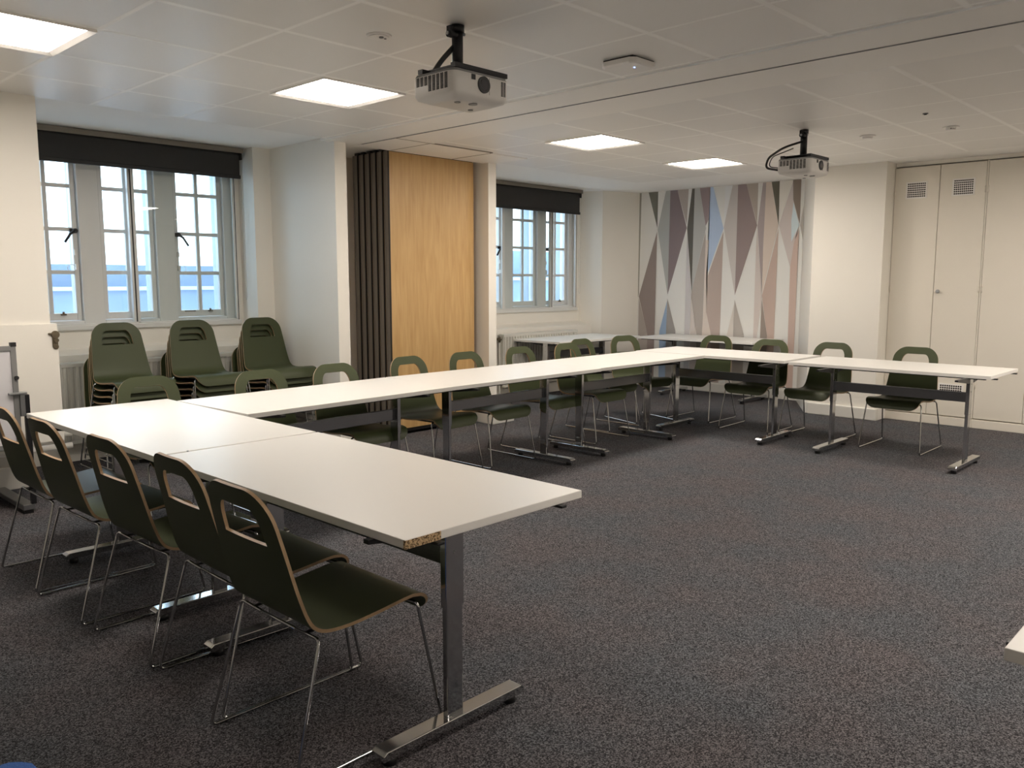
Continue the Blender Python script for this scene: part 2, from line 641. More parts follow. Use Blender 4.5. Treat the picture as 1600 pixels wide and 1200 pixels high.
# ---- wall mural (y, z outlines measured on the wall)
MURAL = [
    ((125, 122, 110), [(6.815, 2.63), (6.771, 2.63), (6.787, 1.264), (6.827, 1.122)]),
    ((88, 88, 80), [(6.656, 2.63), (6.502, 2.63), (6.503, 2.144)]),
    ((132, 132, 126), [(6.38, 2.63), (6.31, 2.63), (6.317, 1.244), (6.498, 2.127)]),
    ((103, 91, 90), [(6.31, 2.63), (6.201, 2.63), (6.045, 2.133), (6.317, 1.261)]),
    ((128, 120, 112), [(6.201, 2.63), (6.031, 2.63), (6.046, 2.166)]),
    ((74, 71, 64), [(5.979, 2.63), (5.94, 2.63), (5.947, 1.299), (6.04, 2.124)]),
    ((138, 137, 131), [(5.94, 2.63), (5.865, 2.63), (5.758, 2.113), (5.945, 1.299)]),
    ((110, 98, 96), [(5.865, 2.63), (5.711, 2.63), (5.71, 2.248), (5.764, 2.145)]),
    ((140, 153, 170), [(5.711, 2.63), (5.669, 2.63), (5.505, 2.102), (5.708, 1.564), (5.736, 1.564), (5.712, 1.989), (5.71, 2.248)]),
    ((156, 146, 136), [(5.763, 2.072), (5.758, 1.966), (5.768, 0.934), (5.776, 0.75), (5.857, 0.746), (5.949, 1.215), (5.944, 1.307)]),
    ((156, 146, 136), [(5.776, 0.75), (5.857, 0.75), (5.857, 0.13), (5.776, 0.13)]),
    ((184, 172, 160), [(5.758, 1.966), (5.711, 1.965), (5.736, 1.564), (5.719, 1.036), (5.765, 1.018)]),
    ((184, 172, 160), [(5.765, 1.018), (5.719, 1.036), (5.644, 0.756), (5.776, 0.75)]),
    ((184, 172, 160), [(5.644, 0.754), (5.776, 0.754), (5.776, 0.13), (5.644, 0.13)]),
    ((160, 144, 133), [(5.505, 2.062), (5.505, 1.918), (5.513, 0.761), (5.644, 0.756), (5.719, 1.036), (5.715, 1.499)]),
    ((160, 144, 133), [(5.513, 0.76), (5.644, 0.76), (5.644, 0.13), (5.513, 0.13)]),
    ((152, 146, 139), [(5.394, 2.63), (5.32, 2.63), (5.317, 1.264), (5.501, 2.118)]),
    ((172, 167, 158), [(5.497, 2.63), (5.394, 2.63), (5.498, 2.166)]),
    ((114, 101, 97), [(5.32, 2.63), (5.206, 2.63), (5.044, 2.122), (5.316, 1.264)]),
    ((128, 120, 110), [(5.206, 2.63), (5.048, 2.63), (5.045, 2.137)]),
    ((130, 120, 116), [(4.985, 2.63), (4.943, 2.63), (4.953, 1.862), (4.952, 1.292), (5.039, 2.114)]),
    ((162, 150, 137), [(4.943, 2.63), (4.872, 2.63), (4.765, 2.109), (4.947, 1.292), (4.953, 1.862)]),
    ((74, 71, 60), [(4.873, 2.63), (4.77, 2.63), (4.763, 2.109)]),
    ((168, 160, 150), [(4.766, 2.63), (4.601, 2.63), (4.759, 2.124)]),
    ((158, 149, 142), [(4.599, 2.618), (4.505, 2.098), (4.559, 1.889), (4.595, 1.602), (4.759, 2.109)]),
    ((100, 90, 80), [(4.601, 2.63), (4.498, 2.63), (4.497, 2.112), (4.589, 2.401)]),
    ((158, 168, 174), [(4.584, 2.371), (4.501, 2.098), (4.592, 1.905), (4.603, 2.155)]),
    ((172, 150, 137), [(4.5, 2.053), (4.503, 1.888), (4.504, 0.628), (4.586, 0.623), (4.595, 1.602), (4.559, 1.889)]),
    ((172, 150, 137), [(4.504, 0.627), (4.586, 0.627), (4.586, 0.13), (4.504, 0.13)]),
    ((164, 144, 131), [(4.762, 2.071), (4.763, 1.819), (4.766, 0.779), (4.859, 0.774), (4.946, 1.261), (4.817, 1.82)]),
    ((164, 144, 131), [(4.766, 0.778), (4.859, 0.778), (4.859, 0.13), (4.766, 0.13)]),
    ((138, 125, 114), [(4.946, 1.214), (4.859, 0.774), (4.952, 0.77)]),
    ((138, 125, 114), [(4.859, 0.774), (4.952, 0.774), (4.952, 0.13), (4.859, 0.13)]),
    ((180, 168, 159), [(5.04, 2.075), (4.954, 1.308), (4.948, 1.198), (4.995, 0.768), (5.043, 0.766), (5.047, 1.865)]),
    ((180, 168, 159), [(4.995, 0.77), (5.043, 0.77), (5.043, 0.13), (4.995, 0.13)]),
    ((165, 156, 146), [(5.316, 1.208), (5.17, 0.76), (5.321, 0.753)]),
    ((165, 156, 146), [(5.17, 0.757), (5.321, 0.757), (5.321, 0.13), (5.17, 0.13)]),
    ((198, 188, 176), [(5.322, 1.151), (5.321, 0.753), (5.412, 0.749)]),
    ((198, 188, 176), [(5.321, 0.753), (5.412, 0.753), (5.412, 0.13), (5.321, 0.13)]),
    ((144, 162, 182), [(6.32, 1.175), (6.325, 0.769), (6.432, 0.764)]),
    ((144, 162, 182), [(6.325, 0.768), (6.432, 0.768), (6.432, 0.13), (6.325, 0.13)]),
    ((150, 143, 135), [(6.316, 1.209), (6.178, 0.775), (6.325, 0.769)]),
    ((150, 143, 135), [(6.178, 0.773), (6.325, 0.773), (6.325, 0.13), (6.178, 0.13)]),
    ((135, 121, 114), [(6.503, 2.101), (6.509, 0.91), (6.514, 0.717), (6.63, 0.712), (6.781, 1.229)]),
    ((135, 121, 114), [(6.514, 0.716), (6.63, 0.716), (6.63, 0.13), (6.514, 0.13)]),
    ((162, 151, 142), [(6.78, 1.203), (6.63, 0.712), (6.78, 0.705)]),
    ((162, 151, 142), [(6.63, 0.709), (6.78, 0.709), (6.78, 0.13), (6.63, 0.13)]),
    ((176, 170, 166), [(6.033, 2.083), (5.946, 1.265), (5.959, 0.742), (6.038, 0.738), (6.034, 1.6)]),
    ((176, 170, 166), [(5.959, 0.742), (6.038, 0.742), (6.038, 0.13), (5.959, 0.13)]),
    ((192, 180, 170), [(5.948, 1.181), (5.857, 0.746), (5.949, 0.742)]),
    ((192, 180, 170), [(5.857, 0.746), (5.949, 0.746), (5.949, 0.13), (5.857, 0.13)]),
    ((165, 156, 146), [(4.456, 2.333), (4.447, 1.916), (4.489, 2.097)]),
]



def mural_albedo(c, z):
    # colours were noted under the room's light, which fades towards the ceiling: divide by the white paper at the same height
    k = lin(c)
    t = max(0.0, min(1.0, (z - 0.9) / 1.6))
    b = lin((214 - 50 * t, 207 - 46 * t, 197 - 44 * t))
    return tuple(min(0.85, k[i] / b[i] * (0.87, 0.84, 0.80)[i]) for i in range(3))


ml = MB()
mm = [mat('mural_ground', (0.84, 0.83, 0.80), 0.6)]
ml.box(9.645, 9.6505, 4.455, 6.815, 0.12, HS - 0.002, 0)
seen = {}
layer = []
for c, pts in MURAL:
    if c not in seen:
        seen[c] = len(mm)
        mm.append(mat('mural_%s' % ['stone', 'slate', 'ash', 'plum', 'taupe', 'soot', 'dove', 'mauve', 'sky', 'fawn', 'sand',
                                    'clay', 'pebble', 'mist', 'mulberry', 'moss', 'heather', 'oat', 'char', 'pearl', 'flax',
                                    'umber', 'haze', 'rose', 'terracotta', 'bark', 'shell', 'linen', 'cream', 'powder',
                                    'smoke', 'cocoa', 'wheat', 'fog', 'blush', 'dune'][len(seen)], mural_albedo(c, sum(p[1] for p in pts) / len(pts)), 0.6))
    q = [Vector((9.6449 - 0.00016 * len(layer), y, z)) for y, z in pts]
    layer.append(0)
    # straight-edged colour field printed on the paper, a hair proud of it
    f = ml.bm.faces.new([ml.bm.verts.new(p) for p in q])
    f.material_index = seen[c]
    if len(q) > 4:
        bmesh.ops.triangulate(ml.bm, faces=[f])
tag(ml.build('wall_mural', mm), 'tall wallpaper mural of grey, mauve and pale blue triangles on the end wall', 'mural')

# ---- doors are the painted cupboards of the end wall
def cupboard(y_left, width, label, with_vents):
    """one two-door cupboard; its local y runs towards the left of the picture"""
    t = thing('built_in_cupboard', label, 'cupboard', (9.05, y_left, 0.0), 0, 'painted cupboards along the end wall')
    w2 = width / 2
    MB().box(0.022, 0.43, -width, -0.0, 0.09, 2.585).build('carcass', CUPBOARD, t)
    MB().box(0.0, 0.05, -width, -width + 0.012, 0.09, 2.59).build('frame', CUPBOARD, t)
    MB().box(-0.012, 0.03, -width, 0.0, 0.0, 0.085).build('plinth', CUPBOARD, t, bevel=0.004)
    for k in range(2):
        a = -k * w2 - 0.0025
        b = a - w2 + (0.005 if k == 0 else 0.018)
        d = MB().box(0.0, 0.02, b, a, 0.095, 2.583).build('door', CUPBOARD, t, bevel=0.002)
        if with_vents:
            vent(d, (a + b) / 2 + (0.0 if k == 0 else -0.01), 2.352 + 0.0 * k, 0.205, 0.165, 10, 7)
            if k == 1:
                vent(d, (a + b) / 2 - 0.01, 0.345, 0.235, 0.15, 10, 6)
        ye = a - 0.004 if k == 0 else b + 0.004
        for hz in (2.32, 1.36, 0.42):
            MB().cyl((-0.004, ye, hz - 0.03), (-0.004, ye, hz + 0.03), 0.0055, seg=10).build('hinge', CUPBOARD, d)
        if k == 1:
            kn = MB().cyl((0, a - 0.045, 1.34), (-0.02, a - 0.045, 1.34), 0.008).cyl((-0.02, a - 0.045, 1.34), (-0.034, a - 0.045, 1.34), 0.019)
            kn.build('knob', STEEL, d, bevel=0.003)
    return t


def vent(door, yc, zc, w, h, nx, nz):
    v = MB().box(-0.004, 0.0, yc - w / 2, yc + w / 2, zc - h / 2, zc + h / 2, 0)
    px, pz = (w - 0.03) / nx, (h - 0.02) / nz
    for i in range(nx):
        for j in range(nz):
            y = yc - w / 2 + 0.015 + (i + 0.5) * px
            z = zc - h / 2 + 0.01 + (j + 0.5) * pz
            r = min(px, pz) * 0.42
            v.cyl((-0.0052, y, z), (-0.004, y, z), r, seg=8, mi=1)
    v.build('vent_grille', [LAMP_FRAME, DARK_HOLE], door)


cupboard(3.2185, 0.862, 'cream built-in cupboard with three perforated vent grilles and a small round knob, nearest the mural', True)
cupboard(2.3555, 0.862, 'plain cream built-in cupboard without vents, at the right edge beyond the vented one', False)
MBx = MB()
for k in range(2, 7):
    y = 3.205 - 0.87 * k
    MBx.box(9.05, 9.07, y - 0.43, y, 0.09, 2.585).box(9.05, 9.07, y - 0.862, y - 0.434, 0.09, 2.585)
MBx.box(9.06, 9.48, YMIN, 3.205 - 0.87 * 2, 0.0, 2.597)
struct(MBx.build('wall_right', CUPBOARD))


# ---- windows
def window(n, x0, label_side):
    """three timber casements between wide mullions, secondary glazing in front; x0 = left end of the frame"""
    root = struct(thing('window_%d' % n, 'window with three small-paned white casements, %s' % label_side, 'window', (x0, YG, 0)))
    del root['category']
    W = 1.90
    zb, zt = 1.065, 2.52
    fr = MB()
    # outer frame and mullions, standing forward of the casements
    mull = [(0.0, 0.09), (0.55, 0.72), (1.18, 1.35), (1.81, W)]
    for a, b in mull:
        fr.box(a, b, -0.055, 0.10, zb, zt)
    for a, b in ((0.09, 0.55), (0.72, 1.18), (1.35, 1.81)):
        fr.box(a, b, -0.055, 0.10, zb, zb + 0.055)
        fr.box(a, b, -0.055, 0.10, zt - 0.04, zt)
    fr.build('window_frame', TIMBER_WHITE, root, bevel=0.006)
    MB().box(-0.02, W + 0.02, -0.135, -0.05, 1.045, 1.085).build('sill_board', TIMBER_WHITE, root, bevel=0.006)
    for ci, (a, b) in enumerate(((0.09, 0.55), (0.72, 1.18), (1.35, 1.81))):
        z0, z1 = zb + 0.055, zt - 0.04
        c = MB()
        s = 0.042
        c.box(a + 0.004, a + s, -0.02, 0.03, z0 + 0.003, z1)
        c.box(b - s, b - 0.004, -0.02, 0.03, z0 + 0.003, z1)
        c.box(a + s, b - s, -0.02, 0.03, z0 + 0.003, z0 + 0.062)
        c.box(a + s, b - s, -0.02, 0.03, z1 - 0.05, z1)
        m = (a + b) / 2
        c.box(m - 0.016, m + 0.016, -0.012, 0.02, z0 + 0.06, z1 - 0.05)
        for zz in (1.515, 1.862, 2.209):
            c.box(a + s, b - s, -0.0115, 0.0195, zz - 0.016, zz + 0.016)
        cas = c.build('casement', TIMBER_WHITE, root, bevel=0.003)
        MB().box(a + s - 0.005, b - s + 0.005, 0.004, 0.008, z0 + 0.05, z1 - 0.04).build('pane', GLASS, cas)
        if ci != 1:
            # black cockspur handle on the stile beside the middle mullion, hanging towards the pane
            hx = b - 0.03 if ci == 0 else a + 0.03
            sg = -1 if ci == 0 else 1
            h = MB().box(hx - 0.035, hx + 0.02, -0.035, -0.02, 1.835, 1.868)
            h.cyl((hx, -0.03, 1.85), (hx, -0.062, 1.85), 0.019)
            h.tube([(hx, -0.058, 1.85), (hx + sg * 0.04, -0.060, 1.825), (hx + sg * 0.085, -0.060, 1.755)], 0.0105)
            h.build('handle', BLACK, cas)
            hk = MB().box(hx - 0.008, hx + 0.010, -0.045, -0.02, 1.535, 1.58)
            hk.box(hx - 0.008, hx + 0.010, -0.035, -0.02, 1.655, 1.70)
            ring = [(hx + sg * (0.035 + 0.033 * math.cos(t * PI / 8)), -0.03, 1.55 + 0.028 * math.sin(t * PI / 8)) for t in range(16)]
            hk.tube(ring, 0.0025, seg=6, closed=True)
            hk.build('catch', WHITE_GLOSS, cas)
            st = MB()
            st.box(m + 0.06, m + 0.10, -0.04, -0.02, z0 + 0.045, z0 + 0.058)
            st.cyl((m + 0.08, -0.03, z0 + 0.05), (m + 0.08, -0.03, z0 + 0.075), 0.009)
            st.box(m - 0.16, m - 0.06, -0.032, -0.022, z0 + 0.05, z0 + 0.06)
            st.build('stay', BRASS, cas)
    # secondary glazing: two sliding sashes in a slim frame
    sec = MB()
    y0, y1 = -0.125, -0.10
    for a, b in ((0.0, 0.022), (W - 0.03, W - 0.012)):
        sec.box(a, b, y0, y1, 1.085, 2.5)
    sx = 0.93 if n == 1 else 1.37
    sec.box(sx, sx + 0.018, y0 + 0.004, y1 + 0.02, 1.085, 2.5)
    sec.box(sx + 0.028, sx + 0.052, y0, y1, 1.085, 2.5)
    sec.box(0.0, W - 0.012, y0, y1, 1.083, 1.098)
    sec.box(0.0, W - 0.012, y0, y1, 2.49, 2.5)
    sg_ = sec.build('secondary_frame', TIMBER_WHITE, root, bevel=0.002)
    MB().box(sx + 0.0185, sx + 0.0275, y0 + 0.002, y1, 1.098, 2.49).box(W - 0.012, W - 0.006, y0, y1, 1.085, 2.5).build('seal', BLACK, sg_)
    if n == 1:
        MB().box(sx + 0.05, W - 0.03, y0 + 0.010, y0 + 0.014, 1.097, 2.49).build('sliding_pane', GLASS, sg_)
    else:
        MB().box(0.50, sx, y0 + 0.010, y0 + 0.014, 1.097, 2.49).build('sliding_pane', GLASS, sg_)
        MB().box(0.46, 0.50, y0, y1, 1.098, 2.49).build('sash_stile', TIMBER_WHITE, sg_)
    return root


window(1, 2.02, 'in the left bay behind the stacked chairs')
window(2, 6.98, 'in the far bay beyond the folding wall')

# stone jambs and the parapets across the light well outside
mb = MB()
for a, b in ((2.0, 2.08), (2.58, 2.72), (3.21, 3.35), (3.85, 3.95), (6.95, 7.05), (7.54, 7.69), (8.17, 8.32), (8.81, 8.93)):
    mb.box(a, b, YG + 0.11, YG + 0.22, 0.95, 2.6)
mb.box(1.95, 3.98, YG + 0.11, YG + 0.30, 0.93, 1.06)
mb.box(6.93, 8.95, YG + 0.11, YG + 0.30, 0.93, 1.06)
tag(mb.build('stone_jambs', STONE_PALE), 'pale stone window jambs and sills on the outside of the building', 'stonework', kind='structure')
mb = MB()
mb.box(0, 7.2, 9.5, 9.9, -1, 1.34)
mb.box(0, 7.2, 9.62, 9.9, 1.38, 1.62)
mb.box(7.2, 14.5, 9.8, 10.4, -1, 1.45)
mb.box(7.2, 14.5, 9.95, 10.4, 1.5, 1.95)
w_ = mb.build('parapet_wall', STONE)
tag(w_, 'blue-grey stone parapet across the light well outside both windows', 'parapet wall')
mb = MB()
mb.box(0, 7.2, 9.46, 9.9, 1.34, 1.38)
mb.box(7.2, 14.5, 9.76, 10.4, 1.45, 1.5)
mb.build('coping', STONE_PALE, w_)


# ---- roller blinds
def blind(x0, x1, zb, label, loc_y=7.15):
    t = thing('roller_blind', label, 'blind', (x0, loc_y, 0), 0, 'charcoal roller blinds')
    w = x1 - x0
    MB().box(0.0, w, -0.002, 0.0015, zb + 0.03, 2.57).build('fabric', BLIND, t)
    MB().box(-0.005, w + 0.005, -0.012, 0.012, zb, zb + 0.032).build('bottom_bar', BLIND_BAR, t, bevel=0.004)
    MB().cyl((0.0, 0.025, 2.572), (w, 0.025, 2.572), 0.027, seg=24).build('roller', BLIND, t)
    MB().box(-0.02, w + 0.03, -0.03, 0.075, 2.605, 2.63).box(-0.02, w + 0.03, -0.035, -0.028, 2.585, 2.63).build('head_rail', GREY_METAL, t, bevel=0.003)
    for bx in (w + 0.003, -0.020):
        MB().box(bx, bx + 0.017, -0.02, 0.07, 2.53, 2.61).build('bracket', BLACK, t, bevel=0.003)
    ch = MB()
    ch.tube([(w + 0.028, 0.0, 2.57), (w + 0.028, 0.0, 1.3), (w + 0.030, 0.012, 1.27), (w + 0.028, 0.024, 1.3), (w + 0.028, 0.024, 2.57)], 0.0022, seg=6)
    ch.cyl((w + 0.022, 0.012, 2.572), (w + 0.034, 0.012, 2.572), 0.017)
    ch.build('pull_chain', RADIATOR, t)
    return t


blind(1.90, 3.905, 2.362, 'charcoal roller blind half rolled up over the left window')
blind(6.60, 8.775, 2.312, 'charcoal roller blind half rolled up over the far window beside the mural')


# ---- radiators
def radiator(x0, x1, label, valve_left=True):
    t = thing('radiator', label, 'radiator', (x0, 7.03, 0.0), 0, 'white panel radiators under the windows')
    w = x1 - x0
    r = MB()
    n = int(w / 0.048)
    z0, z1 = 0.16, 0.80
    # one pressed sheet: vertical flutes
    prof = [(0.0, 0.0)]
    p = w / n
    for i in range(n):
        a = i * p
        prof += [(a + p * 0.15, 0.0), (a + p * 0.30, -0.018), (a + p * 0.70, -0.018), (a + p * 0.85, 0.0)]
    prof.append((w, 0.0))
    pts = [(x, y, z0 + 0.03) for x, y in prof] + [(w, 0.02, z0 + 0.03), (0, 0.02, z0 + 0.03)]
    r.prism(pts, (0, 0, z1 - z0 - 0.06))
    r.box(0, w, -0.016, 0.02, z0, z0 + 0.03)
    r.box(0, w, -0.016, 0.02, z1 - 0.03, z1)
    r.build('front_panel', RADIATOR, t, bevel=0.002)
    g = MB().box(0.0, w, 0.02, 0.075, z1 - 0.012, z1 + 0.004)
    for i in range(int(w / 0.02)):
        g.box(0.01 + i * 0.02, 0.014 + i * 0.02, 0.03, 0.065, z0 + 0.05, z1 - 0.012)
    g.build('top_grille', RADIATOR, t)
    v = MB()
    zx = 0.76
    v.cyl((-0.03, 0.03, zx - 0.02), (0.0, 0.03, zx - 0.02), 0.009)
    v.cyl((-0.03, 0.03, zx - 0.05), (-0.03, 0.03, zx + 0.01), 0.014)
    v.cyl((-0.03, 0.03, zx - 0.02), (-0.085, 0.0, zx - 0.01), 0.018)
    v.build('valve', BRASS if not valve_left else CHROME2, t)
    MB().tube(fillet([(-0.03, 0.03, 0.70), (-0.03, 0.03, 0.05), (-0.05, 0.04, 0.0)], 0.03), 0.008).build('pipe', RADIATOR, t)
    return t


radiator(2.26, 3.86, 'white fluted radiator behind the stacked chairs under the left window')
radiator(7.20, 8.6, 'white fluted radiator behind the spare table under the far window', False)

# heating pipes boxed in low along the left pier
hp = thing('heating_pipes', 'pair of white-painted heating pipes low along the wall behind the flipchart stand', 'pipe', (-0.6, 6.40, 0.0))
for z in (0.27, 0.36):
    MB().tube([(0, 0, z), (2.7, 0, z)], 0.022, seg=12).build('pipe', WHITE_GLOSS, hp)
for x in (0.4, 1.9):
    MB().box(x, x + 0.03, -0.03, 0.045, 0.22, 0.39).build('pipe_bracket', WHITE_GLOSS, hp)

# corroded latch on the left boxing
la = thing('latch', 'worn brown metal latch on the edge of the left wall boxing', 'latch', (PX + 0.02, YT - 0.035, 1.07))
pl_ = MB().cyl((0, 0.0, 0.028), (0, -0.010, 0.028), 0.026, seg=20)
pl_.box(-0.020, 0.014, -0.008, 0.0, -0.055, 0.03).cyl((0, 0.0, -0.05), (0, -0.009, -0.05), 0.017, seg=16)
pl_.build('plate', BRASS, la, bevel=0.003)
MB().cyl((0.0, -0.008, -0.008), (0.0, -0.024, -0.008), 0.014).build('barrel', BRASS, la)
MB().box(-0.042, -0.018, -0.012, 0.0, 0.028, 0.040).build('lever', BRASS, la, bevel=0.003)

# ---- parked folding wall: six panels, the first shows its oak face
for k in range(6):
    y0 = 6.12 + k * 0.092
    lab = ('front panel of the parked folding wall, with its whole orange oak face showing' if k == 0 else
           'parked folding wall panel, %s behind the oak-faced one, only its dark edge showing' %
           ['', 'first', 'second', 'third', 'fourth', 'last'][k])
    p = thing('partition_panel', lab, 'partition panel', (4.80, y0, 0.0), 0, 'panels of the parked folding wall')
    MB().box(0.006, 1.05, 0.0, 0.074, 0.06, 2.60).build('leaf', WOOD, p)
    e = MB()
    e.box(-0.004, 0.006, 0.008, 0.066, 0.05, 2.605)
    e.box(-0.010, -0.004, 0.050, 0.062, 0.05, 2.605)
    e.build('edge_strip', GREY_METAL, p, bevel=0.002)
    MB().box(-0.006, 0.006, 0.0, 0.008, 0.05, 2.605).box(-0.006, 0.006, 0.066, 0.074, 0.05, 2.605).build('rubber_seal', BLACK, p)
    MB().box(0.01, 1.045, 0.012, 0.062, 0.028, 0.06).build('bottom_seal', BLACK, p)
    MB().box(0.01, 1.045, 0.010, 0.064, 2.60, 2.63).build('top_seal', BLACK, p)

# ================================================================== LAMPS
def ceiling_light(x, y, label, group='square ceiling light panels'):
    """600 mm recessed panel; x, y = its corner"""
    t = thing('ceiling_light', label, 'ceiling light', (x + 0.3, y + 0.3, HC), 0, group)
    f = MB()
    o, i = 0.298, 0.266
    # flange sloping down and outwards from the diffuser
    for k in range(4):
        m_ = Matrix.Rotation(k * PI / 2, 3, 'Z')
        A, B = m_ @ Vector((-i, -i, -0.0015)), m_ @ Vector((i, -i, -0.0015))
        C, D = m_ @ Vector((o, -o, -0.0125)), m_ @ Vector((-o, -o, -0.0125))
        E, F_ = m_ @ Vector((o, -o, 0.0)), m_ @ Vector((-o, -o, 0.0))
        f.face([A, B, C, D])
        f.face([D, C, E, F_])
    bmesh.ops.remove_doubles(f.bm, verts=f.bm.verts, dist=1e-5)
    f.build('frame', LAMP_FRAME, t)
    MB().box(-i, i, -i, i, -0.0025, -0.0005).build('diffuser', DIFFUSER, t)
    return t


ceiling_light(1.00, 4.18, 'bright square ceiling light cut by the left edge of the picture')
ceiling_light(2.83, 4.185, 'bright square ceiling light left of the nearer projector')
ceiling_light(5.40, 4.185, 'bright square ceiling light just beyond the ceiling band, left of the farthest one')
ceiling_light(7.16, 4.19, 'small-looking square ceiling light nearest the mural')
HID = 'square ceiling lights outside the picture'
for x, y in ((2.83, 0.58), (5.40, 0.58), (7.16, 0.58), (5.40, -1.22), (7.16, -1.22), (1.00, -2.42)):
    ceiling_light(x, y, 'square ceiling light outside the picture, behind or beside the camera', HID)


# ================================================================== CHAIRS
# profile of the one-piece plywood shell in its own side view: +x forward, z up
PROF = [(-0.292, 0.860), (-0.286, 0.840), (-0.276, 0.806), (-0.262, 0.755), (-0.247, 0.700), (-0.231, 0.640), (-0.214, 0.575),
        (-0.197, 0.520), (-0.181, 0.478), (-0.163, 0.449), (-0.138, 0.432), (-0.105, 0.424), (-0.050, 0.421), (0.010, 0.424),
        (0.075, 0.430), (0.140, 0.438), (0.190, 0.443), (0.222, 0.443), (0.247, 0.435), (0.265, 0.419), (0.276, 0.399), (0.282, 0.380), (0.285, 0.366)]


def resample(pts, n):
    P = [Vector((x, 0, z)) for x, z in pts]
    # catmull-rom through the points
    dense = []
    for i in range(len(P) - 1):
        p0, p1, p2, p3 = P[max(i - 1, 0)], P[i], P[i + 1], P[min(i + 2, len(P) - 1)]
        for k in range(8):
            t = k / 8
            dense.append(0.5 * ((2 * p1) + (-p0 + p2) * t + (2 * p0 - 5 * p1 + 4 * p2 - p3) * t * t + (-p0 + 3 * p1 - 3 * p2 + p3) * t ** 3))
    dense.append(P[-1])
    L = [0]
    for a, b in zip(dense, dense[1:]):
        L.append(L[-1] + (b - a).length)
    return dense, L


DENSE, LEN = resample(PROF, 0)
TOTAL = LEN[-1]


def at_s(s):
    s = max(0, min(TOTAL, s))
    for i in range(len(LEN) - 1):
        if LEN[i + 1] >= s:
            t = (s - LEN[i]) / max(1e-9, LEN[i + 1] - LEN[i])
            p = DENSE[i].lerp(DENSE[i + 1], t)
            tan = (DENSE[i + 1] - DENSE[i]).normalized()
            return p, tan
    return DENSE[-1], (DENSE[-1] - DENSE[-2]).normalized()


def half_width(s):
    """outline of the flat sheet"""
    # back: rounded top corners, widening to the seat; seat: rounded front corners
    w = 0.178 + (0.222 - 0.178) * min(1.0, s / 0.44)
    rt = 0.112
    if s < rt:
        w -= rt * 0.95 * (1 - math.sqrt(max(0.0, 1 - ((rt - s) / rt) ** 2)))
    e = TOTAL - s
    rf = 0.085
    if e < rf:
        w -= rf * (1 - math.sqrt(max(0.0, 1 - ((rf - e) / rf) ** 2)))
    return w


H0, H1 = 0.062, 0.176          # hand hole, top and bottom, along the sheet


def hole_half(s):
    if s <= H0:
        return 0.068
    if s >= H1:
        return 0.121
    t = (s - H0) / (H1 - H0)
    # D shape: arched top corners, straight bottom
    if t < 0.75:
        q = 1 - t / 0.75
        return 0.068 + 0.048 * math.sqrt(max(0.0, 1 - q * q))
    return 0.116 + 0.005 * (t - 0.75) / 0.25


S_SPLIT = 0.372                # back ends, seat begins


